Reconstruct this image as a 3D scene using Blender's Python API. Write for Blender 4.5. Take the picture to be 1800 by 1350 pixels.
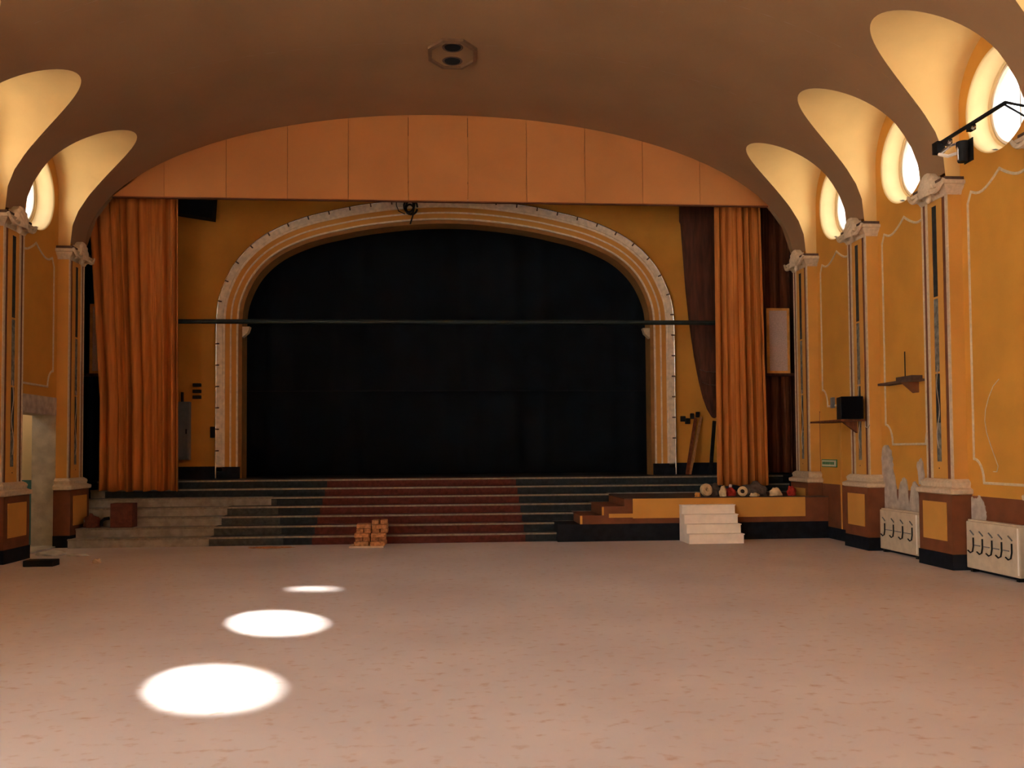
import bpy, bmesh, math, random
from mathutils import Vector, Matrix
for o in list(bpy.data.objects): bpy.data.objects.remove(o)
sc = bpy.context.scene
COL = sc.collection
random.seed(7)

# ------------------------------------------------------------------ camera, light, exposure
F, CYP = 1550.0, 740.0
YAW, PITCH, ROLL = 0.0766, 0.0344, -0.0070
cam = bpy.data.cameras.new('camera'); cam_o = bpy.data.objects.new('camera', cam); COL.objects.link(cam_o)
cam.sensor_fit = 'HORIZONTAL'; cam.sensor_width = 36.0; cam.lens = 36.0 * F / 1800.0
cam.shift_y = (CYP - 675.0) / 1800.0
fw = Vector((math.sin(YAW) * math.cos(PITCH), math.cos(YAW) * math.cos(PITCH), math.sin(PITCH)))
rt = Vector((math.cos(YAW), -math.sin(YAW), 0)); up = rt.cross(fw)
r2 = rt * math.cos(ROLL) + up * math.sin(ROLL); u2 = -rt * math.sin(ROLL) + up * math.cos(ROLL)
cam_o.matrix_world = Matrix(((r2.x, u2.x, -fw.x, 0), (r2.y, u2.y, -fw.y, 0), (r2.z, u2.z, -fw.z, 1.6), (0, 0, 0, 1)))
cam.clip_end = 300
sc.camera = cam_o

SKY = 13.0
SUN = 170.0
EXPOSURE = -0.08
w = bpy.data.worlds.new('world'); sc.world = w; w.use_nodes = True
w.node_tree.nodes['Background'].inputs[0].default_value = (0.86, 0.93, 1.0, 1)
w.node_tree.nodes['Background'].inputs[1].default_value = SKY
sun = bpy.data.lights.new('sun', 'SUN'); sun.energy = SUN; sun.angle = math.radians(3.0); sun.color = (1, .97, .91)
sun_o = bpy.data.objects.new('sun', sun); COL.objects.link(sun_o)
sun_dir = Vector((5.41, -1.85, -5.99)).normalized()
sun_o.rotation_euler = sun_dir.to_track_quat('-Z', 'Y').to_euler(); sun_o.location = (-30, 10, 30)
sc.view_settings.view_transform = 'Standard'; sc.view_settings.look = 'None'
sc.view_settings.gamma = 1; sc.view_settings.exposure = EXPOSURE; sc.view_settings.use_curve_mapping = False
sc.cycles.max_bounces = 14; sc.cycles.diffuse_bounces = 8; sc.cycles.transparent_max_bounces = 12
sc.cycles.sample_clamp_indirect = 12.0

# ------------------------------------------------------------------ materials
MATS = {}
def M(name, col, rough=.7, var=.12, scale=6.0, bump=0.0, bscale=60.0, col2=None, metallic=0.0, stretch=(1, 1, 1), spec=.3, detail=4):
    if name in MATS: return MATS[name]
    m = bpy.data.materials.new(name); m.use_nodes = True
    nt = m.node_tree; b = nt.nodes['Principled BSDF']
    b.inputs['Roughness'].default_value = rough; b.inputs['Metallic'].default_value = metallic
    b.inputs['Specular IOR Level'].default_value = spec
    g = nt.nodes.new('ShaderNodeNewGeometry'); mp = nt.nodes.new('ShaderNodeMapping'); mp.inputs['Scale'].default_value = stretch
    nt.links.new(g.outputs['Position'], mp.inputs[0])
    n = nt.nodes.new('ShaderNodeTexNoise'); n.inputs['Scale'].default_value = scale; n.inputs['Detail'].default_value = detail
    nt.links.new(mp.outputs[0], n.inputs['Vector'])
    r = nt.nodes.new('ShaderNodeValToRGB'); nt.links.new(n.outputs['Fac'], r.inputs[0])
    c2 = col2 or tuple(c * (1 - var) for c in col)
    c1 = col if col2 else tuple(min(1, c * (1 + var)) for c in col)
    r.color_ramp.elements[0].position = .35; r.color_ramp.elements[0].color = (*c2, 1)
    r.color_ramp.elements[1].position = .65; r.color_ramp.elements[1].color = (*c1, 1)
    nt.links.new(r.outputs[0], b.inputs['Base Color'])
    if bump:
        n2 = nt.nodes.new('ShaderNodeTexNoise'); n2.inputs['Scale'].default_value = bscale; n2.inputs['Detail'].default_value = 3
        nt.links.new(mp.outputs[0], n2.inputs['Vector'])
        bp = nt.nodes.new('ShaderNodeBump'); bp.inputs['Strength'].default_value = bump; bp.inputs['Distance'].default_value = .01
        nt.links.new(n2.outputs['Fac'], bp.inputs['Height']); nt.links.new(bp.outputs[0], b.inputs['Normal'])
    MATS[name] = m; return m

WALL = M('ochre_wall_paint', (.57, .255, .034), .75, .07, 1.6, .15, 40)
PIL = M('ochre_pilaster_paint', (.58, .275, .052), .7, .06, 2.0, .1, 40)
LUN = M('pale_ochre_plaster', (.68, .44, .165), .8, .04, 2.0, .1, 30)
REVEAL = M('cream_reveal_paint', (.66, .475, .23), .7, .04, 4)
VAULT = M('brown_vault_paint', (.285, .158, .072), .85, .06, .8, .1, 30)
CREAM = M('cream_moulding', (.58, .45, .30), .6, .1, 20, .1, 80)
BROWN = M('brown_dado_paint', (.165, .052, .018), .6, .15, 5, .1, 50)
BLACK = M('black_skirting', (.009, .010, .014), .7, .3, 8, spec=.12)
GREYP = M('bare_plaster', (.44, .36, .28), .9, .18, 9, .3, 60)
CONC = M('grey_concrete', (.58, .55, .47), .9, .16, 5, .3, 40)
DARKS = M('light_slot_dark', (.022, .024, .024), .6, .5, 9)
GREYS = M('light_slot_grey', (.16, .15, .125), .8, .4, 14)
VAL = M('orange_valance_paint', (.50, .205, .060), .8, .05, 1.2, .05, 40)
VAL2 = M('orange_valance_paint_b', (.49, .20, .058), .8, .05, 1.2, .05, 40)
CURT = M('orange_curtain_cloth', (.46, .155, .028), .8, .18, 5, .15, 120, stretch=(3, 3, .25))
DRAPE = M('dark_brown_drape', (.075, .022, .010), .85, .3, 6, .2, 80, stretch=(3, 3, .4))
DRAPE2 = M('brown_wood_cloth', (.15, .042, .014), .8, .3, 6, .1, 80, stretch=(4, 4, .3))
STEPC = M('step_concrete', (.30, .27, .225), .85, .2, 7, .3, 50)
DCARP = M('dark_slate_carpet', (.020, .025, .027), .95, .25, 14, .3, 160)
MCARP = M('worn_slate_carpet', (.060, .062, .056), .95, .25, 14, .3, 160)
RED = M('dark_red_carpet', (.10, .024, .017), .95, .2, 16, .3, 160)
NOSE = M('metal_nosing', (.24, .205, .16), .5, .2, 20, metallic=.2)
STAGEF = M('stage_boards', (.085, .05, .035), .7, .2, 6)
BACK = M('black_stage_cloth', (.0034, .0060, .0105), .95, .3, 2)
BACKW = M('black_stage_wall', (.003, .0035, .005), .95, .3, 3)
WHITE = M('white_paint', (.92, .85, .74), .6, .04, 8)
WHITED = M('white_step_shade_paint', (.62, .60, .56), .6, .05, 8)
RADM = M('cream_radiator', (.54, .43, .29), .5, .08, 10)
BLK = M('black_metal', (.010, .009, .009), .6, .3, 12, spec=.15)
PIPE = M('dark_green_pipe', (.014, .022, .020), .5, .2, 10)
STEEL = M('bright_metal', (.75, .72, .68), .25, .05, 10, metallic=.8)
GREYB = M('grey_cabinet', (.17, .165, .16), .5, .08, 10)
WOOD = M('plank_wood', (.30, .15, .055), .7, .2, 9, stretch=(4, 4, .6))
BRICK = M('red_brick', (.45, .205, .085), .9, .35, 22, .5, 90)
BOARD = M('pale_board', (.62, .47, .33), .8, .1, 9)
GRILLE = M('speaker_cloth', (.62, .42, .33), .95, .12, 60)
GOLD = M('orange_wood_frame', (.75, .33, .07), .6, .12, 10)
FRAMEW = M('white_window_frame', (.72, .62, .50), .5, .05, 10)
TEAL = M('teal_paint', (.10, .26, .27), .6, .06, 4)
CREAMW = M('cream_corridor_paint', (.80, .66, .42), .7, .04, 3)
GREEN = M('green_sign_paint', (.015, .13, .035), .5, .05, 10)
SIGNW = M('sign_white', (.55, .50, .36), .5, .05, 10)
REDC = M('red_cloth', (.30, .02, .012), .9, .25, 20)
GREYC = M('grey_cloth', (.10, .075, .06), .95, .3, 20)
CREAMC = M('cream_cloth', (.62, .45, .25), .9, .15, 16)
BOXR = M('red_brown_box', (.13, .038, .022), .8, .2, 14)
DBROWN = M('dark_ledge', (.085, .045, .028), .9, .2, 10)
GROUND = M('outdoor_ground', (.30, .29, .26), .9, .15, .3)
BUILD = M('outdoor_render', (.45, .42, .38), .9, .1, .5)

# floor: worn pink-beige lino with fine reddish marks
def floor_mat():
    m = bpy.data.materials.new('pink_beige_lino'); m.use_nodes = True; nt = m.node_tree; b = nt.nodes['Principled BSDF']
    g = nt.nodes.new('ShaderNodeNewGeometry')
    def noise(scale, detail, sx=1, sy=1):
        mp = nt.nodes.new('ShaderNodeMapping'); mp.inputs['Scale'].default_value = (sx, sy, 1)
        nt.links.new(g.outputs['Position'], mp.inputs[0])
        n = nt.nodes.new('ShaderNodeTexNoise'); n.inputs['Scale'].default_value = scale; n.inputs['Detail'].default_value = detail
        nt.links.new(mp.outputs[0], n.inputs['Vector']); return n
    def ramp(n, p0, c0, p1, c1):
        r = nt.nodes.new('ShaderNodeValToRGB'); nt.links.new(n.outputs['Fac'], r.inputs[0])
        r.color_ramp.elements[0].position = p0; r.color_ramp.elements[0].color = (*c0, 1)
        r.color_ramp.elements[1].position = p1; r.color_ramp.elements[1].color = (*c1, 1); return r
    base = ramp(noise(.55, 5), .35, (.575, .515, .50), .68, (.665, .615, .605))
    mark = ramp(noise(9.0, 8, 1.0, 1.3), .57, (0, 0, 0), .76, (1, 1, 1))
    pale = ramp(noise(3.0, 6, 1.0, 1.3), .60, (0, 0, 0), .78, (1, 1, 1))
    mx = nt.nodes.new('ShaderNodeMix'); mx.data_type = 'RGBA'
    nt.links.new(mark.outputs[0], mx.inputs[0]); nt.links.new(base.outputs[0], mx.inputs[6]); mx.inputs[7].default_value = (.50, .34, .26, 1)
    mx2 = nt.nodes.new('ShaderNodeMix'); mx2.data_type = 'RGBA'
    ml = nt.nodes.new('ShaderNodeMath'); ml.operation = 'MULTIPLY'; ml.inputs[1].default_value = .5
    nt.links.new(pale.outputs[0], ml.inputs[0]); nt.links.new(ml.outputs[0], mx2.inputs[0])
    nt.links.new(mx.outputs[2], mx2.inputs[6]); mx2.inputs[7].default_value = (.70, .62, .58, 1)
    nt.links.new(mx2.outputs[2], b.inputs['Base Color'])
    b.inputs['Roughness'].default_value = .52; b.inputs['Specular IOR Level'].default_value = .35
    return m
FLOOR = floor_mat()

def pane_mat():
    m = bpy.data.materials.new('window_pane'); m.use_nodes = True; nt = m.node_tree
    for n in list(nt.nodes):
        if n.type != 'OUTPUT_MATERIAL': nt.nodes.remove(n)
    out = [n for n in nt.nodes if n.type == 'OUTPUT_MATERIAL'][0]
    t = nt.nodes.new('ShaderNodeBsdfTransparent'); t.inputs[0].default_value = (.92, .93, .92, 1)
    d = nt.nodes.new('ShaderNodeBsdfTranslucent'); d.inputs[0].default_value = (.9, .9, .9, 1)
    x = nt.nodes.new('ShaderNodeMixShader'); x.inputs[0].default_value = .42
    nt.links.new(t.outputs[0], x.inputs[1]); nt.links.new(d.outputs[0], x.inputs[2]); nt.links.new(x.outputs[0], out.inputs[0])
    return m
PANE = pane_mat()

# ------------------------------------------------------------------ mesh helpers
class MB:
    def __init__(s): s.v = []; s.f = []
    def add(s, vs, fs):
        o = len(s.v); s.v += [tuple(v) for v in vs]; s.f += [tuple(i + o for i in f) for f in fs]; return s
    def box(s, x0, x1, y0, y1, z0, z1):
        x0, x1 = sorted((x0, x1)); y0, y1 = sorted((y0, y1)); z0, z1 = sorted((z0, z1))
        return s.add([(x0,y0,z0),(x1,y0,z0),(x1,y1,z0),(x0,y1,z0),(x0,y0,z1),(x1,y0,z1),(x1,y1,z1),(x0,y1,z1)],
                     [(0,3,2,1),(4,5,6,7),(0,1,5,4),(1,2,6,5),(2,3,7,6),(3,0,4,7)])
    def quad(s, *p): return s.add(p, [tuple(range(len(p)))])
    def prism(s, poly, axis, a, b):
        """poly: 2-D outline in the two other axes (order x,y,z without axis), extruded from a to b"""
        n = len(poly); vs = []
        for t in (a, b):
            for p in poly:
                c = [p[0], p[1]]; c.insert(axis, t); vs.append(c)
        fs = [tuple(range(n))[::-1], tuple(range(n, 2 * n))] + [(i, (i + 1) % n, n + (i + 1) % n, n + i) for i in range(n)]
        return s.add(vs, fs)
    def grid(s, rows, closed=False):
        n = len(rows[0]); vs = [p for r in rows for p in r]; fs = []
        for i in range(len(rows) - 1):
            for j in range(n if closed else n - 1):
                k = (j + 1) % n
                fs.append((i * n + j, i * n + k, (i + 1) * n + k, (i + 1) * n + j))
        return s.add(vs, fs)
    def tube(s, pts, r, seg=8, cap=True):
        pts = [Vector(p) for p in pts]; rows = []
        prev = None
        for i, p in enumerate(pts):
            t = (pts[min(i + 1, len(pts) - 1)] - pts[max(i - 1, 0)]).normalized()
            if prev is None:
                a = t.cross(Vector((0, 0, 1)));
                if a.length < .01: a = t.cross(Vector((1, 0, 0)))
            else: a = prev - t * prev.dot(t)
            a.normalize(); prev = a; b = t.cross(a)
            rr = r[i] if isinstance(r, (list, tuple)) else r
            rows.append([p + a * rr * math.cos(2 * math.pi * k / seg) + b * rr * math.sin(2 * math.pi * k / seg) for k in range(seg)])
        o = len(s.v); s.grid(rows, True)
        if cap:
            s.f.append(tuple(o + k for k in range(seg))[::-1]); e = o + (len(pts) - 1) * seg; s.f.append(tuple(e + k for k in range(seg)))
        return s
    def lathe(s, prof, c, axis, seg=40, a0=0, a1=2 * math.pi):
        """prof: (t along axis, radius) pairs"""
        full = abs(a1 - a0 - 2 * math.pi) < 1e-6; n = seg if full else seg + 1; rows = []
        for t, r in prof:
            row = []
            for k in range(n):
                a = a0 + (a1 - a0) * k / seg; p = [r * math.cos(a), r * math.sin(a)]; p.insert(axis, t)
                row.append((c[0] + p[0], c[1] + p[1], c[2] + p[2]))
            rows.append(row)
        return s.grid(rows, full)
    def build(s, name, m, parent=None, smooth=False, origin=None, weld=True):
        me = bpy.data.meshes.new(name); me.from_pydata(s.v, [], s.f); me.update()
        if weld:
            bm = bmesh.new(); bm.from_mesh(me); bmesh.ops.remove_doubles(bm, verts=bm.verts, dist=1e-5)
            bmesh.ops.recalc_face_normals(bm, faces=bm.faces); bm.to_mesh(me); bm.free()
        if origin is not None: me.transform(Matrix.Translation(-Vector(origin)))
        me.materials.append(m)
        if smooth:
            for p in me.polygons: p.use_smooth = True
            try: me.set_sharp_from_angle(angle=math.radians(40))
            except Exception: pass
        o = bpy.data.objects.new(name, me); COL.objects.link(o)
        if origin is not None: o.location = origin
        if parent is not None: o.parent = parent
        return o
def tag(o, label, cat, group=None):
    o['label'] = label; o['category'] = cat
    if group: o['group'] = group
    return o
def struct(o): o['kind'] = 'structure'; return o
def empty(name, loc=(0, 0, 0)):
    e = bpy.data.objects.new(name, None); COL.objects.link(e); e.location = loc; e.empty_display_size = .1; return e
def bevel(o, wd=.008, seg=2):
    b = o.modifiers.new('bevel', 'BEVEL'); b.width = wd; b.segments = seg; b.limit_method = 'ANGLE'; b.angle_limit = math.radians(40); return o
def copy_tree(o, parent=None):
    c = o.copy(); COL.objects.link(c)
    if parent is not None: c.parent = parent
    for ch in list(o.children): copy_tree(ch, c)
    return c

# ------------------------------------------------------------------ room dimensions
R, L, P_ = 6.725, -6.503, .20            # pilaster fronts, projection from the wall
WR, WL = R + P_, L - P_                   # wall planes
XC, HW = (R + L) / 2, (R - L) / 2
S, Y3, PHW = 2.2946, 16.1328, .3185       # bay, far pilaster, half width
Z0, BV, NV = 5.30, 2.64, 2.05             # vault springing, rise, exponent
RL, ZL = .84, 6.11                        # lunette radius and centre
YEND, YBACK = Y3 + PHW, -7.0
NB = 10
PILY = [Y3 - S * k for k in range(NB + 1)]
MID = [Y3 - S * (k + .5) for k in range(NB)]
def vz(x):
    u = min(1, abs(x - XC) / HW); return Z0 + BV * max(0, 1 - u ** NV) ** (1 / NV)
def vx(z):                                # half-span of the vault at height z
    if z <= Z0: return HW
    return HW * max(0, 1 - ((z - Z0) / BV) ** NV) ** (1 / NV)

# floor
struct(MB().box(WL - .02, WR + .02, YBACK - .2, 15.9, -.15, 0).build('floor', FLOOR))

# ceiling: vault with lunettes
cb = MB()
def vrow(y, zc, n=48):
    hx = vx(zc); a0 = 0
    rows = []
    # angular sampling gives even facets on the haunches
    th0 = math.acos(min(1, hx / HW)) if hx < HW else 0.0
    for i in range(n + 1):
        t = th0 + (math.pi - 2 * th0) * i / n
        x = XC + HW * math.cos(t); rows.append((x, y, vz(x)))
    rows[0] = (XC + hx, y, max(zc, Z0 - .08) if zc <= Z0 else zc); rows[-1] = (XC - hx, y, rows[0][2])
    return rows
for k, py in enumerate(PILY):
    y0 = py - (S / 2 - RL) if k < NB else py - .1; y1 = py + (S / 2 - RL) if k > 0 else YEND
    if k == NB: y0 = min(y0, YBACK - .1)
    cb.grid([vrow(y0, Z0), vrow(y1, Z0)])
for m in MID:
    rows = []
    N = 36
    for i in range(N + 1):
        a = math.pi * i / N; y = m - RL * math.cos(a); z = ZL + RL * math.sin(a); rows.append(vrow(y, z))
    cb.grid(rows)
ceil = struct(cb.build('ceiling', VAULT, smooth=True, weld=False))
for side in (1, -1):
    for m in MID:
        prof = [(m - RL, Z0 - .1), (m - RL, Z0 + .3), (m - RL, Z0 + .55)]
        prof += [(m - RL * math.cos(math.pi * i / 36), ZL + RL * math.sin(math.pi * i / 36)) for i in range(37)]
        prof += [(m + RL, Z0 + .55), (m + RL, Z0 + .3), (m + RL, Z0 - .1)]
        rows = []
        for t in (0, .25, .5, .75, 1):
            row = []
            for y, z in prof:
                xin = XC + side * vx(z); xo = (WR + .01) if side > 0 else (WL - .01)
                row.append((xin + (xo - xin) * t, y, z))
            rows.append(row)
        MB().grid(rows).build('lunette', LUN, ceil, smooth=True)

# walls with round openings
WZT = 7.15; HOLE = .665; WZ0 = 5.02
def hole_panel(mb, xw, m, y0, y1, z0, z1, zc, r, n=48):
    ring = []; outer = []
    for i in range(n):
        a = 2 * math.pi * i / n + math.pi / n; ca, sa = math.cos(a), math.sin(a)
        ring.append((xw, m + r * ca, zc + r * sa))
        t = min(((y1 - m) if ca > 0 else (m - y0)) / max(1e-6, abs(ca)), ((z1 - zc) if sa > 0 else (zc - z0)) / max(1e-6, abs(sa)))
        outer.append((xw, m + t * ca, zc + t * sa))
    mb.grid([ring, outer], True)
    for yy, zz in ((y0, z0), (y1, z0), (y1, z1), (y0, z1)):      # corners
        c = (xw, yy, zz); d = sorted(outer, key=lambda p: (p[1] - yy) ** 2 + (p[2] - zz) ** 2)
        mb.add([c, d[0], d[1]], [(0, 1, 2)])
WC = 5.99
DOOR_Y0, DOOR_Y1, DOOR_Z = 14.25, 15.86, 2.28
TALL = (6, 7, 8, 9); TZ0, TZ1, THW = .95, 4.3, .74
for side, xw, nm in ((1, WR, 'wall_right'), (-1, WL, 'wall_left')):
    wb = MB()
    for k, m in enumerate(MID):
        y0, y1 = m - S / 2, m + S / 2
        if k == 0: y1 = YEND
        hole_panel(wb, xw, m, y0, y1, WZ0, WZT, WC, HOLE)
        if side < 0 and k == 0:
            wb.quad((xw, y0, 0), (xw, DOOR_Y0, 0), (xw, DOOR_Y0, WZ0), (xw, y0, WZ0))
            wb.quad((xw, DOOR_Y1, 0), (xw, y1, 0), (xw, y1, WZ0), (xw, DOOR_Y1, WZ0))
            wb.quad((xw, DOOR_Y0, DOOR_Z), (xw, DOOR_Y1, DOOR_Z), (xw, DOOR_Y1, WZ0), (xw, DOOR_Y0, WZ0))
        elif side < 0 and k in TALL:
            wb.quad((xw, y0, 0), (xw, m - THW, 0), (xw, m - THW, WZ0), (xw, y0, WZ0))
            wb.quad((xw, m + THW, 0), (xw, y1, 0), (xw, y1, WZ0), (xw, m + THW, WZ0))
            wb.quad((xw, m - THW, 0), (xw, m + THW, 0), (xw, m + THW, TZ0), (xw, m - THW, TZ0))
            wb.quad((xw, m - THW, TZ1), (xw, m + THW, TZ1), (xw, m + THW, WZ0), (xw, m - THW, WZ0))
        else:
            wb.quad((xw, y0, 0), (xw, y1, 0), (xw, y1, WZ0), (xw, y0, WZ0))
    wb.quad((xw, YBACK - .2, 0), (xw, MID[-1] - S / 2, 0), (xw, MID[-1] - S / 2, 7.15), (xw, YBACK - .2, 7.15))
    wo = struct(wb.build(nm, WALL))
    # dado and skirting, bay by bay
    bb = struct(empty('baseboard_right' if side > 0 else 'baseboard_left', (xw, 8, 0)))
    for k, m in enumerate(MID):
        y0, y1 = m - S / 2 + PHW, m + S / 2 - PHW
        segs = [(y0, y1)]
        if side < 0 and k == 0: segs = []
        if side > 0 and k == 0: segs = [(y0, y1)]
        for a, b_ in segs:
            o = MB().box(xw, xw - side * .012, a, b_, .2, .975).build('dado_panel', BROWN, wo)
            o2 = MB().box(xw, xw - side * .03, a, b_, 0, .205).build('skirting_board', BLACK, bb)
            o2.matrix_parent_inverse = bb.matrix_world.inverted() if False else Matrix.Translation(-Vector((xw, 8, 0)))
    # cream panel mouldings
    def mould(pts, ww=.034, dd=.016):
        pl = [Vector((xw - side * .0, y, z)) for y, z in pts]; rows = []
        n = len(pl); closed = True
        for i in range(n):
            a, b_, c = pl[i - 1], pl[i], pl[(i + 1) % n]
            d1 = (b_ - a).normalized(); d2 = (c - b_).normalized()
            n1 = Vector((0, -d1.z, d1.y)); n2 = Vector((0, -d2.z, d2.y)); nn = (n1 + n2)
            nn = nn.normalized() * min(2.0, 1 / max(.4, nn.normalized().dot(n1)))
            sx = Vector((-side, 0, 0))
            rows.append([b_ - nn * ww / 2, b_ - nn * ww / 2 + sx * dd * .6, b_ - nn * ww * .25 + sx * dd, b_ + nn * ww * .25 + sx * dd, b_ + nn * ww / 2 + sx * dd * .6, b_ + nn * ww / 2])
        rows.append(rows[0])
        MB().grid(rows).build('panel_moulding', CREAM, wo)
    for k, m in enumerate(MID):
        if side < 0 and k in TALL: continue
        zb = 1.665 if k == 1 else (2.37 if k == 0 else 1.15)
        zn = zb + .33
        if side < 0 and k == 0: zb, zn = 2.75, 3.05
        a, b_ = .675, .47
        pts = []
        def ogee(s_, flip):
            o = []
            for i in range(7):
                t = i / 6.0; ang = t * math.pi / 2
                o.append((m + s_ * (a - (a - b_) * math.sin(ang)), zn - .02 - (zn - .02 - zb) * (1 - math.cos(ang))))
            return o
        pts += ogee(-1, 0) + ogee(1, 0)[::-1]
        zt = 4.83; zs = 4.97; zv = 4.86; zp = 5.09
        pts += [(m + a, zt), (m + .60, zs)]
        right = []
        for i in range(1, 9):                                    # scalloped top rising to a central point
            t = i / 8.0; yy = .56 - .56 * t; zz = zs - .02 - .09 * math.sin(min(1, t * 1.9) * math.pi / 2) * (1 - t) + (zp - zs + .02) * t ** 2.2
            right.append((yy, zz))
        pts += [(m + y, z) for y, z in right] + [(m - y, z) for y, z in right[:-1][::-1]]
        pts += [(m - .60, zs), (m - a, zt)]
        mould(pts)
    if side > 0: WALL_R = wo
    else: WALL_L = wo

# attic: parapets, roof slab and the header over the stage keep daylight out
for side, xw in ((1, WR), (-1, WL)):
    struct(MB().box(xw, xw + side * .3, YBACK - .3, YEND + .1, 7.1, 8.45).build('wall_attic_right' if side > 0 else 'wall_attic_left', WALL))
struct(MB().box(WL - .4, WR + .4, YBACK - .4, YEND + .1, 8.35, 8.5).build('roof', BUILD))
hd = MB(); hx_ = [XC - HW - .3 + (2 * HW + .6) * i / 60 for i in range(61)]
hd.grid([[(x, YEND + .11, vz(x) + .0 if abs(x - XC) < HW else 5.2) for x in hx_], [(x, YEND + .11, 8.45) for x in hx_]])
struct(hd.build('wall_header', VAULT))

# round windows
def window(n, side, m):
    xw = WR if side > 0 else WL
    prof = [(0, .668), (-.006, .672), (.0, .662), (.02, .650), (.10, .640), (.20, .622), (.255, .605), (.265, .575), (.34, .57), (.34, .50)]
    root = struct(MB().lathe([(side * t, r) for t, r in prof], (xw, m, WC), 0, 56).build('window_%d' % n, REVEAL, smooth=True))
    MB().lathe([(side * t, r) for t, r in ((.285, .572), (.275, .56), (.28, .535), (.30, .525), (.33, .525), (.33, .572))], (xw, m, WC), 0, 56).build('frame', FRAMEW, root, smooth=True)
    MB().box(xw + side * .295, xw + side * .325, m - .011, m + .011, WC - .53, WC + .53).build('muntin', FRAMEW, root)
    MB().lathe([(side * .312, .53), (side * .312, .0001)], (xw, m, WC), 0, 48).build('pane', PANE, root)
    MB().lathe([(side * .34, .57), (side * .56, .57)], (xw, m, WC), 0, 48).build('outer_reveal', GREYP, root, smooth=True)  # unseen outer sleeve, added to trim the sun patches on the floor
    sl = MB()
    sl.lathe([(side * .09, .634), (side * .15, .622)], (xw, m, WC), 0, 10, math.radians(-118), math.radians(-62))
    sl.build('vent_slot', BLK, root)
    pl_ = bpy.data.lights.new('daylight_portal', 'AREA'); pl_.shape = 'DISK'; pl_.size = 1.14; pl_.cycles.is_portal = True
    po = bpy.data.objects.new('daylight_portal', pl_); COL.objects.link(po); po.location = (xw + side * .57, m, WC)
    po.rotation_euler = Vector((-side, 0, 0)).to_track_quat('-Z', 'Z').to_euler()
n = 1
for m in MID:
    for side in (1, -1): window(n, side, m); n += 1

for k in TALL:
    m = MID[k]; fr = MB()
    for y in (m - THW, m, m + THW): fr.box(WL - .12, WL + .01, y - .03, y + .03, TZ0, TZ1)
    for z in (TZ0, 2.0, 3.15, TZ1): fr.box(WL - .11, WL, m - THW, m + THW, z - .03, z + .03)
    wo = struct(fr.build('window_%d' % n, FRAMEW)); n += 1
    MB().box(WL - .066, WL - .06, m - THW, m + THW, TZ0, TZ1).build('pane', PANE, wo)
    pl_ = bpy.data.lights.new('daylight_portal', 'AREA'); pl_.shape = 'RECTANGLE'; pl_.size = 2 * THW; pl_.size_y = TZ1 - TZ0; pl_.cycles.is_portal = True
    po = bpy.data.objects.new('daylight_portal', pl_); COL.objects.link(po); po.location = (WL - .15, m, (TZ0 + TZ1) / 2)
    po.rotation_euler = Vector((1, 0, 0)).to_track_quat('-Z', 'Z').to_euler()

# rear wall behind the camera, with tall windows to the foyer
rw = MB(); zt = 8.1
RW = [(-5.4, -3.8)]; rz0, rz1 = 1.0, 4.6
xs = [WL - .1]
for a, b_ in RW: xs += [a, b_]
xs.append(WR + .1)
for i in range(len(xs) - 1):
    if i % 2 == 0: rw.quad((xs[i], YBACK, 0), (xs[i + 1], YBACK, 0), (xs[i + 1], YBACK, zt), (xs[i], YBACK, zt))
    else:
        rw.quad((xs[i], YBACK, 0), (xs[i + 1], YBACK, 0), (xs[i + 1], YBACK, rz0), (xs[i], YBACK, rz0))
        rw.quad((xs[i], YBACK, rz1), (xs[i + 1], YBACK, rz1), (xs[i + 1], YBACK, zt), (xs[i], YBACK, zt))
struct(rw.build('wall_back', WALL))
for a, b_ in RW:
    wr = MB()
    for x in (a, (a + b_) / 2, b_): wr.box(x - .03, x + .03, YBACK - .06, YBACK + .03, rz0, rz1)
    for z in (rz0, (rz0 + rz1) / 2, rz1): wr.box(a, b_, YBACK - .05, YBACK + .02, z - .03, z + .03)
    wo = struct(wr.build('window_%d' % n, FRAMEW)); n += 1
    MB().box(a, b_, YBACK - .012, YBACK - .008, rz0, rz1).build('pane', PANE, wo)
    pl_ = bpy.data.lights.new('daylight_portal', 'AREA'); pl_.shape = 'RECTANGLE'; pl_.size = b_ - a; pl_.size_y = rz1 - rz0; pl_.cycles.is_portal = True
    po = bpy.data.objects.new('daylight_portal', pl_); COL.objects.link(po); po.location = ((a + b_) / 2, YBACK - .1, (rz0 + rz1) / 2)
    po.rotation_euler = Vector((0, 1, 0)).to_track_quat('-Z', 'Z').to_euler()

# outdoors
struct(MB().box(-80, 80, -80, 80, -.6, -.5).build('ground', GROUND))
nb = empty('sun_blocking_house', (-14.5, 17.5, -.5))  # unseen house placed to keep the sun off the far left windows
tag(nb, 'unseen pale house blocking the sun outside the left-hand windows', 'building')
def chp(mb, name, m, parent, smooth=False):
    o = mb.build(name, m, parent, smooth); o.matrix_parent_inverse = Matrix.Translation(-parent.location); return o
chp(MB().box(-17, -12.4, 14.55, 20, -.5, 13.5), 'walls', BUILD, nb)
chp(MB().prism([(14.55, 13.5), (20.2, 13.5), (17.3, 16)], 0, -17.2, -12.2), 'roof', BROWN, nb)

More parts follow.
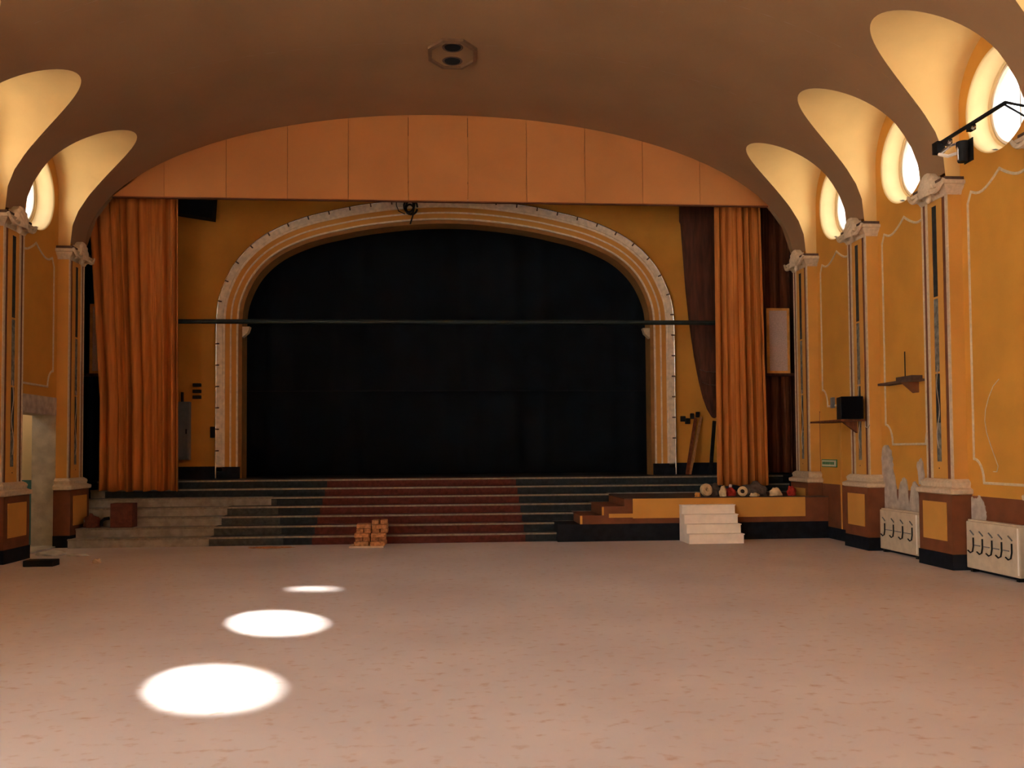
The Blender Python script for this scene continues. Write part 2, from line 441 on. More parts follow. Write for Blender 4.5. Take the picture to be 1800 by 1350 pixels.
# ------------------------------------------------------------------ pilasters (local: a = along wall (y), room side = -x, origin on the floor at the wall plane)
def sweep_rect(mb, hw, d, prof):
    """moulding round three sides of a projecting block; prof = (offset, z)"""
    rows = []
    for o, z in prof:
        rows.append([(0, -hw - o, z), (-d - o, -hw - o, z), (-d - o, hw + o, z), (0, hw + o, z)])
    mb.grid(rows)
    for row in (rows[0], rows[-1]): mb.quad(*row)
def make_pilaster():
    p = empty('pilaster')
    # plinth
    h, d = PHW + .083, P_ + .083
    pb = MB().box(0, -d, -h, h, .2, 1.0).build('plinth', BROWN, p)
    MB().box(0, -d - .012, -h - .012, h + .012, 0, .205).build('plinth_base', BLACK, p)
    MB().box(-d + .002, -d - .012, -.285, .285, .37, .88).build('plinth_panel', PIL, pb)
    c = MB(); sweep_rect(c, PHW, P_, [(.083, .985), (.11, 1.0), (.115, 1.045), (.105, 1.06), (.085, 1.065), (.055, 1.085), (.06, 1.11), (.065, 1.14), (.05, 1.165), (.015, 1.19), (0, 1.19)])
    c.build('plinth_cap', CREAM, p, smooth=True)
    # shaft
    z0, z1 = 1.17, 5.08; dd = P_ - .012
    sh = MB().box(0, -dd, -PHW, PHW, z0, z1).build('shaft', PIL, p)
    y = -PHW
    for nm, wd, mm, d_ in (('edge_bead', .055, CREAM, .004), ('brown_band', .085, BROWN, -.008), ('centre_panel', .125, PIL, 0), ('slot', .125, None, 0),
                          ('centre_panel', .085, PIL, 0), ('inner_bead', .06, CREAM, .004), ('brown_band', .075, BROWN, -.008), ('edge_bead', .027, CREAM, .004)):
        if mm: MB().box(-dd, -P_ - d_, y, y + wd, z0, z1).build(nm, mm, sh)
        else: sy0, sy1 = y, y + wd
        y += wd
    MB().box(-dd, -P_, sy0, sy1, z0, 1.42).build('slot_foot', PIL, sh)
    MB().box(-dd, -P_, sy0, sy1, 4.93, z1).build('slot_head', PIL, sh)
    sm = (sy0 + sy1) / 2
    for (a, b_, mm) in ((1.42, 1.95, GREYS), (1.95, 2.62, DARKS), (2.65, 3.65, GREYS), (3.68, 4.93, DARKS)):
        MB().box(-dd, -dd - .002, sy0, sy1, a, b_).build('light_slot', mm, sh)
    MB().lathe([(-.012, .0001), (-.012, .012)], (-P_ + .009, sm, 1.33), 0, 10).build('screw_hole', BLK, sh)
    cab = MB(); cab.tube([(-dd - .012, sm + .03 * math.sin(i * .7) + .012 * math.sin(i * .5), 1.6 + .075 * i) for i in range(16)], .006, 5)
    cab.build('loose_wire', GREYP, sh)
    # capital
    c = MB(); sweep_rect(c, PHW, P_, [(0, 5.0), (.012, 5.01), (.02, 5.035), (.03, 5.05), (.06, 5.075), (.078, 5.105), (.08, 5.12), (.105, 5.125), (.11, 5.165), (.09, 5.18), (0, 5.18)])
    cap = c.build('capital', CREAM, p, smooth=True)
    MB().box(0, -P_ - .075, -PHW - .075, PHW + .075, 5.18, 5.225).build('dark_ledge', DBROWN, cap)  # slab in one dark brown on top of the cornice
    # shell lobe standing above the cornice, with grooves fanning from its foot
    fr_ = []; NA = 40; xs_ = -P_ - .10
    for k in range(NA + 1):
        t = k / NA; a = math.pi * t
        yy = .20 * math.cos(a) * (1 - .18 * math.sin(a)); zz = 5.045 + .335 * math.sin(a) ** .72
        fr_.append((yy, zz))
    rows = []
    for i in range(9):
        t = i / 8.0; row = []
        for k, (yy, zz) in enumerate(fr_):
            g = .006 * math.cos(k / NA * math.pi * 14) * t
            rim = .022 * max(0, 1 - abs(t - .90) / .10)
            row.append((xs_ - .085 * (1 - t * t) - g - rim, yy * t, 5.03 + (zz - 5.03) * t))
        rows.append(row)
    rows.append([(xs_ + .13, y_, z_) for x_, y_, z_ in rows[-1]])
    MB().grid(rows).build('shell', CREAM, cap, smooth=True)
    for s_ in (-1, 1):
        pts = []; rad = []
        for i in range(14):
            t = i / 13.0; pts.append((-P_ - .115 - .015 * math.sin(t * math.pi), s_ * (.15 + .30 * t), 5.10 - .075 * math.sin(t * math.pi) + .075 * t)); rad.append(.042 - .02 * t)
        MB().tube(pts, rad, 8).build('scroll', CREAM, cap, smooth=True)
    MB().lathe([(-.07, .001), (-.05, .03), (-.02, .045), (.02, .035), (.05, .05)], (-P_ - .07, 0, 5.03), 2, 12).build('pendant_knob', CREAM, cap, smooth=True)
    return p
proto = make_pilaster()
PLAB = {(0, 1): 'ochre pilaster beside the platform end and green exit sign',
        (1, 1): 'ochre pilaster carrying the black loudspeaker',
        (2, 1): 'ochre pilaster standing between the two cream radiators',
        (3, 1): 'ochre pilaster holding the spotlight arm above the near radiator',
        (0, -1): 'ochre pilaster between the grey doorway and the left orange curtain',
        (1, -1): 'ochre pilaster on the hall side of the grey doorway'}
first = True
for k in range(NB):
    for side in (1, -1):
        if first: o = proto; first = False
        else: o = copy_tree(proto)
        o.location = (WR if side > 0 else WL, PILY[k], 0)
        o.rotation_euler = (0, 0, 0 if side > 0 else math.pi); o.scale = (1, side, 1)
        tag(o, PLAB.get((k, side), 'ochre pilaster with cream capital further back along the hall'), 'pilaster', 'pilasters along the hall walls')

# ------------------------------------------------------------------ stage
RI, TR, YS = .153, .33, 15.60
ZST = 7 * RI
st = empty('stage_steps', (0, YS, 0)); tag(st, 'seven wide grey stage steps with pale nosing strips across the hall', 'steps')
XE = {1: 1.975, 2: 1.975, 3: 2.375, 4: 2.765, 5: 3.165, 6: WR - .035, 7: WR - .035}
XLF = {1: -4.05, 2: -4.05, 3: -4.0, 4: -3.98, 5: -3.25, 6: -6.7, 7: -6.7}     # where the slate carpet starts on each riser
for i in range(1, 8):
    y0 = YS + TR * (i - 1); y1 = y0 + TR + .02 if i < 7 else 18.62; xe = XE[i]
    xl = WL if y0 < 15.8 else WL + .2
    o = chp(MB().box(-6.40 if i < 4 else WL + .035, xe, y0, 18.62, -.001, RI * i), 'step', STEPC if i < 7 else STAGEF, st)
    nose = chp(MB().box(-6.40 if i < 4 else WL + .035, xe, y0 - .022, y0 + .03, RI * i - .026, RI * i + .004), 'nosing', NOSE if i > 5 else NOSE, st)
    for a, b_, mm in ((XLF[i], -3.15 + .15 * (5 - i) * .6, MCARP), (max(XLF[i], -3.15 + .15 * (5 - i) * .6) if i < 6 else -6.40, -2.30, DCARP), (1.42, xe, DCARP)):
        if i >= 6 and mm is MCARP: continue
        if b_ - a > .02:
            chp(MB().box(a, b_, y0 - .008, y0 + .002, RI * (i - 1) + .005, RI * i - .026), 'riser_carpet', mm, st)
            chp(MB().box(a, b_, y0 + .03, min(y1, y0 + TR) - .0, RI * i, RI * i + .006), 'tread_carpet', mm, st)
# red runner, one folded strip following the steps
rp = []
for i in range(1, 8):
    y0 = YS + TR * (i - 1); rp += [(y0 - .010, RI * (i - 1) + .004 if i > 1 else .002), (y0 - .010, RI * i + .008 - .034)]
    rp += [(y0 + .031, RI * i - .02 + .028), ]
rp.append((YS + TR * 6 + .5, ZST + .008))
rr = MB(); rr.grid([[(-2.30, y, z) for y, z in rp], [(1.42, y, z) for y, z in rp]])
ru = rr.build('carpet_runner', RED); ru.modifiers.new('s', 'SOLIDIFY').thickness = .006
tag(ru, 'dark red carpet runner laid up the middle of the stage steps', 'carpet')

YP = 18.6
# arch outline (half), from stage to crown
AH = [(4.29, ZST), (4.29, 2.0), (4.29, 3.0), (4.29, 3.9), (4.285, 4.3), (4.24, 4.7), (4.06, 5.14), (3.82, 5.46), (3.5, 5.72), (3.1, 5.92), (2.7, 6.06), (2.25, 6.17), (1.8, 6.265), (1.3, 6.34), (.85, 6.39), (.42, 6.42), (0, 6.43)]
def catmull(P, n=4):
    out = []
    for i in range(len(P) - 1):
        p0 = P[max(0, i - 1)]; p1 = P[i]; p2 = P[i + 1]; p3 = P[min(len(P) - 1, i + 2)] if i + 2 < len(P) else (-P[i][0], P[i][1])
        for j in range(n):
            t = j / n
            out.append(tuple(.5 * (2 * b + (c - a) * t + (2 * a - 5 * b + 4 * c - d) * t * t + (3 * b - a - 3 * c + d) * t ** 3) for a, b, c, d in zip(p0, p1, p2, p3)))
    out.append(P[-1]); return out
half = catmull(AH)
AX = .12
ARCH = [(AX + x, z) for x, z in half] + [(AX - x, z) for x, z in half[:-1][::-1]]
def off(o):
    res = []
    for i, (x, z) in enumerate(ARCH):
        a = ARCH[max(0, i - 1)]; b = ARCH[min(len(ARCH) - 1, i + 1)]
        dx, dz = b[0] - a[0], b[1] - a[1]; l = math.hypot(dx, dz); nx, nz = dz / l, -dx / l
        res.append((x + nx * o, z + nz * o))
    res[0] = (ARCH[0][0] + o, ARCH[0][1]); res[-1] = (ARCH[-1][0] - o, ARCH[-1][1])
    return res
XSL, XSR, ZTOP = -7.25, 7.42, 8.3
ow = off(.05)
pw = MB()
pw.grid([[(x, YP, z) for x, z in ow], [(max(XSL, min(XSR, x)), YP, ZTOP) for x, z in ow]])
pw.quad((ow[0][0], YP, ZST), (XSR, YP, ZST), (XSR, YP, ZTOP), (ow[0][0], YP, ZTOP))
pw.quad((ow[-1][0], YP, ZST), (XSL, YP, ZST), (XSL, YP, ZTOP), (ow[-1][0], YP, ZTOP))
PW = struct(pw.build('wall_proscenium', WALL))
bb = MB().box(XSL, ow[-1][0] - .02, YP - .03, YP, ZST, ZST + .26); bb.box(ow[0][0] + .02, XSR, YP - .03, YP, ZST, ZST + .26)
struct(bb.build('baseboard_stage', BLACK))
ar = empty('proscenium_arch', (AX, YP, ZST)); tag(ar, 'wide cream and ochre moulded proscenium arch around the black stage opening', 'arch')
def band(o0, o1, d0, d1, name, m, zstart=ZST + .006):
    a, b = off(o0), off(o1)
    a[0] = (a[0][0], zstart); a[-1] = (a[-1][0], zstart); b[0] = (b[0][0], zstart); b[-1] = (b[-1][0], zstart)
    rows = [[(x, YP - d0, z) for x, z in a], [(x, YP - d1, z) for x, z in a], [(x, YP - d1, z) for x, z in b], [(x, YP - d0, z) for x, z in b]]
    return chp(MB().grid(rows), name, m, ar, smooth=False)
ZB = ZST + .25
CREAMA = M('cream_arch_paint', (.74, .62, .46), .6, .12, 12, .15, 60)
BROWNR = M('ochre_brown_reveal', (.26, .12, .03), .7, .1, 6)
band(0, .085, -.42, .035, 'reveal_band', BROWNR, ZST + .006)
band(.075, .105, 0, .09, 'inner_bead', CREAMA, ZB)
band(.105, .205, 0, .065, 'inner_ochre_band', PIL, ZB)
band(.205, .235, 0, .09, 'middle_bead', CREAMA, ZB)
band(.235, .335, 0, .065, 'outer_ochre_band', PIL, ZB)
band(.335, .375, 0, .085, 'step_bead', CREAMA, ZB)
band(.375, .50, 0, .12, 'outer_band', CREAMA, ZB)
band(.06, .50, 0, .06, 'arch_foot', BLACK, ZST) if False else None
chp(MB().box(ARCH[0][0] + .03, ARCH[0][0] + .5, YP - .1, YP, ZST + .006, ZB), 'arch_foot', BLACK, ar)
chp(MB().box(ARCH[-1][0] - .03, ARCH[-1][0] - .5, YP - .1, YP, ZST + .006, ZB), 'arch_foot', BLACK, ar)
oo = off(.508)
chp(MB().tube([(x, YP - .115, max(z, ZST + .02)) for x, z in oo[::1]], .014, 6), 'light_tube', STEEL, ar)
# lamp sockets every 0.44 m along the outer band
mid_ = off(.47); acc = 0; nxt = .35
for i in range(1, len(mid_)):
    dx, dz = mid_[i][0] - mid_[i - 1][0], mid_[i][1] - mid_[i - 1][1]; l = math.hypot(dx, dz)
    while acc + l > nxt:
        t = (nxt - acc) / l; x, z = mid_[i - 1][0] + dx * t, mid_[i - 1][1] + dz * t
        nx, nz = dz / l, -dx / l
        if z > ZB + .1:
            chp(MB().tube([(x + nx * .045, YP - .12, z + nz * .045), (x - nx * .03, YP - .14, z - nz * .03)], .016, 6), 'lamp_socket', DBROWN, ar)
        nxt += .44
    acc += l
for s in (-1, 1):
    x = AX + s * 4.29
    chp(MB().prism([(x - s * .01, 4.22), (x - s * .16, 4.22), (x - s * .12, 4.10), (x - s * .01, 4.0)], 1, YP - .06, YP + .12), 'corbel', CREAM, ar)

# stage house
struct(MB().box(XSL - .3, XSR + .3, YEND + .02, 22.2, ZTOP, ZTOP + .1).build('ceiling_stage', BACKW))
sw = MB(); sw.box(XSL - .1, XSL, YEND, YP + .02, -.1, ZTOP); struct(sw.build('wall_stage_left', BACKW))
sw = MB(); sw.box(XSR, XSR + .1, YEND, YP + .02, -.1, ZTOP); struct(sw.build('wall_stage_right', DRAPE))
struct(MB().box(WR, XSR + .1, YEND - .01, YEND + .03, 0, ZTOP).build('wall_return_right', BACKW))
struct(MB().box(WL, XSL - .1, YEND - .01, YEND + .03, 0, ZTOP).build('wall_return_left', BACKW))
sb = MB(); sb.box(XSL, XSR, 22, 22.1, -.55, ZTOP); sb.box(XSL - .1, XSL, YP, 22, -.55, ZTOP); sb.box(XSR, XSR + .1, YP, 22, -.55, ZTOP)
struct(sb.build('wall_stage_back', BACKW))
struct(MB().box(XSL, XSR, 18.6, 22, ZST - .1, ZST - .002).build('floor_stage', BACKW))
struct(MB().box(WL - .2, WR + .2, 15.8, 18.62, -.16, -.001).build('floor_under_steps', CONC))

struct(MB().box(XSL - .05, WL + .033, YEND + .03, 17.58, -.16, .6).box(XSL - .05, WL + .033, 17.58, 18.66, -.16, ZST).build('floor_wing_left', BACKW))
struct(MB().box(WR - .033, XSR + .05, YEND + .03, 17.58, -.16, .6).box(WR - .033, XSR + .05, 17.58, 18.66, -.16, ZST).build('floor_wing_right', BACKW))

def cloth(name, m, x0f, x1f, y, z0f, z1, folds, amp, seed, parent=None, nz=24, nx=None, thick=.012):
    rnd = random.Random(seed); nx = nx or int(folds * 14)
    ph = [rnd.uniform(0, 6.28) for _ in range(6)]; rows = []
    warp = [rnd.uniform(-.35, .35) for _ in range(40)]
    for j in range(nz + 1):
        t = j / nz; row = []
        for i in range(nx + 1):
            u = i / nx; uw = u + .018 * math.sin(u * 17 + ph[0]) + .010 * math.sin(u * 41 + ph[1])
            a = amp * (.65 + .35 * math.sin(u * 13 + ph[2])) * (.8 + .3 * t)
            dy = a * math.sin(uw * folds * 2 * math.pi + ph[3] + .10 * math.sin(t * 2 + u * 5)) + a * .4 * math.sin(uw * folds * 7.7 + ph[4]) + a * .22 * math.sin(uw * folds * 15.1 + ph[5])
            x0 = x0f(t); x1 = x1f(t); z0 = z0f(u)
            row.append((x0 + (x1 - x0) * u, y + dy, z1 + (z0 - z1) * t))
        rows.append(row)
    o = MB().grid(rows).build(name, m, parent, smooth=True)
    for p in o.data.polygons: p.use_smooth = True
    o.modifiers.new('s', 'SOLIDIFY').thickness = thick
    return o
# orange curtains
c = cloth('stage_curtain', CURT, lambda t: -6.66 + .27 * min(1, t * 1.4), lambda t: -5.02 + .03 * t, 17.02, lambda u: .91 + .015 * math.sin(u * 30), 6.78, 9, .075, 3, nx=260)
tag(c, 'long orange pleated curtain hanging beside the grey electrical cabinet', 'curtain', 'orange stage curtains')
c = cloth('stage_curtain', CURT, lambda t: 5.37 - .02 * t, lambda t: 6.30 + .08 * t, 17.02, lambda u: .90 + .015 * math.sin(u * 25), 6.78, 6, .075, 11, nx=200)
tag(c, 'long orange pleated curtain hanging above the rag pile on the platform', 'curtain', 'orange stage curtains')
c = cloth('side_drape', DRAPE2, lambda t: 6.42, lambda t: 7.36, 18.2, lambda u: ZST + .04, 6.9, 5, .07, 21)
tag(c, 'dark brown side drape behind the right-hand orange curtain', 'curtain')
c = cloth('side_drape', BACK, lambda t: -7.2, lambda t: -6.0, 18.2, lambda u: ZST + .04, 6.9, 5, .07, 22)
tag(c, 'blackish side drape behind the left-hand orange curtain', 'curtain')
tag(MB().tube([(-7.24, 17.02, 6.83), (7.41, 17.02, 6.83)], .025, 8).build('curtain_rail', BLK), 'black rail carrying the orange stage curtains', 'rail')
# backdrop
c = cloth('backdrop_cloth', BACK, lambda t: -6.9, lambda t: 7.1, 20.6, lambda u: ZST + .02, 7.9, 16, .05, 5, nz=8)
tag(c, 'black backdrop cloth filling the stage opening', 'curtain')
tag(MB().box(-6, 6.2, 20.40, 20.44, 3.0, 3.035).build('batten', BLACK), 'thin dark batten across the black backdrop', 'batten')

# tied-back drape on the right
rows = []
prof = [(6.92, 5.02, 6.0), (6.86, 4.99, 6.0), (6.45, 4.985, 6.0), (6.40, 5.01, 6.0), (5.8, 5.05, 6.0), (5.0, 5.10, 5.98), (4.3, 5.17, 5.96), (3.6, 5.26, 5.94), (3.25, 5.32, 5.92), (3.0, 5.37, 5.9), (2.7, 5.44, 5.86), (2.45, 5.53, 5.8), (2.3, 5.62, 5.74), (2.27, 5.66, 5.70)]
for z, xa, xb in prof:
    row = []
    for k in range(40):
        a = 2 * math.pi * k / 40; cx_ = (xa + xb) / 2; hx = (xb - xa) / 2; fold = 1 + .06 * math.sin(a * 11)
        row.append((cx_ + hx * math.cos(a), 18.22 + .22 * min(1, hx * 2.5) * fold * math.sin(a), z))
    rows.append(row)
mb = MB(); mb.grid(rows, True); mb.quad(*rows[-1]); mb.quad(*rows[0])
td = mb.build('tied_drape', DRAPE, smooth=True)
tag(td, 'dark red-brown drape gathered into a tapering bundle right of the arch', 'curtain')
for zz, dx in ((3.25, 0), (2.98, .05)):
    MB().tube([(5.32 + dx + .0, 18.0, zz + .03), (5.45 + dx, 17.985, zz - .02), (5.62, 17.985, zz - .03), (5.85, 18.02, zz + .02)], .012, 6).build('tie_band', DBROWN, td)
lm = MB().prism([(-5.45, 8.3), (-4.66, 8.3), (-4.63, 6.8), (-4.66, 6.34), (-4.72, 6.35), (-5.45, 6.46)], 1, 18.05, 18.35).build('drape_pelmet', BACKW)
tag(lm, 'short black pelmet drape at the top left of the proscenium wall', 'curtain')
# dark pipe across the stage front
tag(MB().tube([(-6.1, 17.42, 4.155), (6.15, 17.42, 4.175)], .046, 12).build('lighting_bar', PIPE, smooth=True), 'long dark green horizontal pipe spanning in front of the arch', 'pipe')

lb = bpy.data.objects['lighting_bar']
for x in (-5.9, 5.95): MB().tube([(x, 17.42, 4.19), (x, 17.42, ZTOP)], .012, 6).build('hanger_rod', BLK, lb)

# valance, in boards
va = empty('valance', (XC, YEND + .06, 6.3)); tag(va, 'wide orange boarded valance closing the vault above the stage', 'valance')
xe = [-6.1] + [-4.0 + 1.115 * k for k in range(-1, 9)] + [6.29]
xe[1] = -5.115
for i in range(len(xe) - 1):
    a, b = xe[i] + .004, xe[i + 1] - .004; n_ = 10
    top = [(a + (b - a) * j / n_, vz(a + (b - a) * j / n_) + .01) for j in range(n_ + 1)]
    dp = .0 if i % 2 else .004
    chp(MB().prism([(a, 6.318)] + [(b, 6.318)] + top[::-1], 1, YEND + .02 + dp, YEND + .10), 'valance_board', VAL if i % 2 else VAL2, va)
chp(MB().box(-6.08, 6.28, YEND + .035, YEND + .12, 6.30, 6.325), 'bottom_rail', BROWN, va)

# ------------------------------------------------------------------ platform at the right
pf = empty('platform', (4.6, 15.45, 0)); tag(pf, 'low brown and ochre platform built over the right end of the steps', 'platform')
YF = 15.45
XPR = WR - .035
def lev(x, z0, z1, yb, nm='platform_block', m=BROWN, yf=YF):
    mb = MB().box(x, XPR, yf, 15.70, z0, z1); mb.box(x, 6.42, 15.70, yb, z0, z1)
    if yb > 16.6: mb.box(6.42, XPR, 16.56, yb, z0, z1)
    chp(mb, nm, m, pf)
lev(1.98, 0, .305, 16.26, 'base_board', BLACK, YF + .012); lev(2.38, .305, .457, 16.59); lev(2.77, .457, .612, 16.92); lev(3.17, .612, .735, 17.225)
lev(3.17, .735, .752, 17.225, 'platform_top', DBROWN, YF - .01)
chp(MB().box(3.32, 6.46, YF - .014, YF + .002, .40, .745), 'front_panel', PIL, pf)
chp(MB().box(2.89, 3.32, YF - .014, YF + .002, .415, .485), 'front_panel', PIL, pf)
chp(MB().box(2.375, 2.415, YF - .012, YF + .002, .31, .455), 'edge_strip', PIL, pf)
chp(MB().box(2.765, 2.80, YF - .012, YF + .002, .46, .605), 'edge_strip', PIL, pf)

# white portable steps
ws = empty('white_steps', (4.6, 15.1, 0)); tag(ws, 'small white four-step block standing against the platform front', 'steps')
for i in range(4):
    o = chp(MB().box(4.15, 5.10, 14.80 + .15 * i, 15.42, .158 * i, .158 * (i + 1)), 'white_step', WHITE, ws)
    chp(MB().box(4.14, 5.11, 14.785 + .15 * i, 14.95 + .15 * i, .158 * (i + 1) - .012, .158 * (i + 1) + .006), 'tread_lip', WHITE, ws)

# brick stack on a board
tag(MB().box(-1.60, -1.03, 14.98, 15.40, 0, .028).build('base_board_under_bricks', BOARD), 'pale flat board under the stack of bricks', 'board')
bm_ = MB().box(-.12, .12, -.0575, .0575, -.0355, .0355); bproto = bm_.build('brick', BRICK); bevel(bproto, .006, 1)
rb = random.Random(4); fb = True
for cse in range(6):
    z = .028 + .0355 + .0715 * cse
    spots = []
    if cse % 2 == 0:
        for yy in (15.045, 15.175, 15.305): spots += [(-1.375, yy, 0), (-1.10, yy, 0)]
    else:
        for xx in (-1.43, -1.30, -1.17, -1.04): spots += [(xx, 15.17, math.pi / 2)]
    if cse == 5: spots = spots[2:]
    if cse == 4: spots = spots[1:]
    if cse == 2: spots = spots[:5]
    for x, y, a in spots:
        o = bproto if fb else bproto.copy()
        if not fb: COL.objects.link(o)
        fb = False
        o.location = (x + rb.uniform(-.01, .01) - (.02 if cse < 3 else -.01), y + rb.uniform(-.003, .003), z); o.rotation_euler = (0, 0, a + rb.uniform(-.012, .012))
        tag(o, 'reddish brick in the rough stack before the red carpet', 'brick', 'bricks stacked on the board')

# ------------------------------------------------------------------ things on the stage side walls
def framed_box(x0, x1, z0, z1, yf, label):
    e = empty('loudspeaker_cabinet', ((x0 + x1) / 2, yf, z0)); tag(e, label, 'loudspeaker', 'framed loudspeaker cabinets beside the stage')
    chp(MB().box(x0, x1, yf + .03, yf + .24, z0, z1), 'cabinet', DRAPE, e)
    chp(MB().box(x0 + .04, x1 - .04, yf + .012, yf + .03, z0 + .04, z1 - .04), 'grille_cloth', GRILLE, e)
    for a in ((x0, x0 + .05, z0, z1), (x1 - .05, x1, z0, z1), (x0 + .05, x1 - .05, z0, z0 + .05), (x0 + .05, x1 - .05, z1 - .05, z1)):
        chp(MB().box(a[0], a[1], yf, yf + .035, a[2], a[3]), 'frame', GOLD, e)
    chp(MB().box(x0 - .02 if x0 > 0 else XSL + .001, XSR - .001 if x0 > 0 else x1 + .02, yf, yf + .3, z0 - .04, z0), 'support_shelf', DRAPE, e)
framed_box(6.60, 7.08, 3.16, 4.50, 17.55, 'upright framed loudspeaker beside the right-hand orange curtain')
framed_box(-6.83, -6.35, 3.16, 4.51, 17.55, 'upright framed loudspeaker half hidden by the left-hand orange curtain')
eb = empty('electrical_cabinet', (-5.35, YP - .1, 1.47)); tag(eb, 'grey electrical cabinet on the wall beside the left curtain', 'cabinet')
chp(MB().box(-5.52, -5.20, YP - .16, YP, 1.47, 2.66), 'cabinet_body', GREYB, eb)
chp(MB().box(-5.50, -5.22, YP - .172, YP - .16, 1.50, 2.63), 'cabinet_door', GREYB, eb)
chp(MB().box(-5.38, -5.34, YP - .1, YP - .03, 2.66, 2.86), 'conduit', BLK, eb)
chp(MB().box(-5.26, -5.235, YP - .19, YP - .17, 2.0, 2.1), 'door_handle', BLK, eb)
for i, z in enumerate((2.76, 2.88, 3.01)):
    o = bevel(MB().box(-5.16, -4.99, YP - .07, YP, z - .035, z + .035).build('light_switch', BLK), .01)
    tag(o, 'small black switch box stacked above the grey electrical cabinet', 'switch', 'switches by the electrical cabinet')
tag(bevel(MB().box(-4.79, -4.72, YP - .12, YP, 1.92, 2.15).build('junction_box', BLK), .01), 'small black box at the left outer edge of the arch', 'box')
for (x, z, w_) in ((5.10, 2.27, .05), (5.20, 2.22, .05), (5.30, 2.33, .035), (5.42, 2.36, .035)):
    tag(bevel(MB().box(x - w_, x + w_, YP - .09, YP, z - .06, z + .06).build('junction_box', BLK), .012), 'small dark switch box right of the arch above the leaning planks', 'box', 'switch boxes right of the arch')
def beam(name, a, b, wx, wy, m):
    a, b = Vector(a), Vector(b); t = (b - a).normalized(); u = Vector((1, 0, 0)); u = (u - t * u.dot(t)).normalized(); v = t.cross(u)
    vs = []
    for p in (a, b):
        for s1, s2 in ((-1, -1), (1, -1), (1, 1), (-1, 1)): vs.append(p + u * wx * s1 + v * wy * s2)
    return MB().add(vs, [(0, 3, 2, 1), (4, 5, 6, 7), (0, 1, 5, 4), (1, 2, 6, 5), (2, 3, 7, 6), (3, 0, 4, 7)]).build(name, m)
tag(beam('leaning_plank', (5.09, 18.05, ZST + .022), (5.50, YP - .03, 2.31), .028, .015, WOOD), 'light wooden plank leaning on the wall right of the arch', 'plank')
tag(beam('leaning_plank', (5.02, 18.0, ZST + .022), (5.38, YP - .03, 2.28), .035, .015, DRAPE2), 'dark wooden plank leaning on the wall right of the arch', 'plank')
tag(beam('leaning_pole', (5.42, 17.7, ZST + .03), (5.62, 18.02, 2.2), .035, .02, BLK), 'black pole leaning beside the right-hand orange curtain', 'pole')
# cable cluster in front of the arch crown
cc = empty('cable_cluster', (-.72, 18.3, 6.5)); tag(cc, 'black tangle of cables and a hook hanging before the arch crown', 'cable')
for k, (x, z, r_) in enumerate(((-.72, 6.72, .10), (-.66, 6.70, .12), (-.70, 6.66, .08))):
    chp(MB().tube([(x + r_ * math.cos(i * .5), 18.3 + .02 * k, z + 1.3 * r_ * math.sin(i * .5)) for i in range(13)], .022, 6), 'cable_loop', BLK, cc)
chp(MB().tube([(-.60, 18.3, 8.3), (-.60, 18.31, 6.75), (-.64, 18.3, 6.5), (-.69, 18.3, 6.34)], .018, 6), 'cable_tail', BLK, cc)
chp(MB().tube([(-.95, 18.35, 8.3), (-.98, 18.35, 6.75), (-.93, 18.35, 6.62), (-.80, 18.34, 6.56)], .01, 6), 'cable_tail', BLK, cc)

# ------------------------------------------------------------------ right wall fittings
def radiator(y0, y1, label, n_):
    x1 = WR - .034; x0 = WR - .14
    e = empty('radiator', (x1, (y0 + y1) / 2, .05)); tag(e, label, 'radiator', 'cream radiators along the right wall')
    bevel(chp(MB().box(x0, x1, y0, y1, .05, .655), 'radiator_panel', RADM, e), .012)
    chp(MB().box(x0 + .03, x1, y0, y1, .655, .675), 'top_ledge', RADM, e)
    chp(MB().box(x0 + .02, x1, y0 + .05, y0 + .10, 0, .05), 'foot', BLK, e); chp(MB().box(x0 + .02, x1, y1 - .10, y1 - .05, 0, .05), 'foot', BLK, e)
    chp(MB().box(x0 - .006, x0 + .006, y0 + .012, y0 + .035, .08, .64), 'end_strip', WHITE, e)
    for i in range(n_):
        yy = y1 - .14 - (y1 - y0 - .30) * i / (n_ - 1)
        pts = [(x0 - .012, yy - .03, .45), (x0 - .012, yy - .03, .34), (x0 - .012, yy - .01, .27), (x0 - .012, yy + .04, .25), (x0 - .012, yy + .09, .275)]
        chp(MB().tube(pts, .0095, 6), 'pipe_hook', BLK, e)
        chp(MB().tube([(x0 - .006, yy + .045, .535), (x0 - .006, yy - .03, .485)], .009, 6), 'hook_slot', GREYB, e)
        if i < n_ - 1:
            y2 = y1 - .14 - (y1 - y0 - .30) * (i + 1) / (n_ - 1)
            chp(MB().tube([(x0 - .006, yy - .05, .355), (x0 - .006, y2 + .03, .355)], .007, 6), 'link_bar', GREYB, e)
radiator(12.26, 13.36, 'cream panel radiator below the wall shelf and peeling plaster', 4)
radiator(10.00, 11.07, 'cream panel radiator under the panel with the loose white cable', 5)

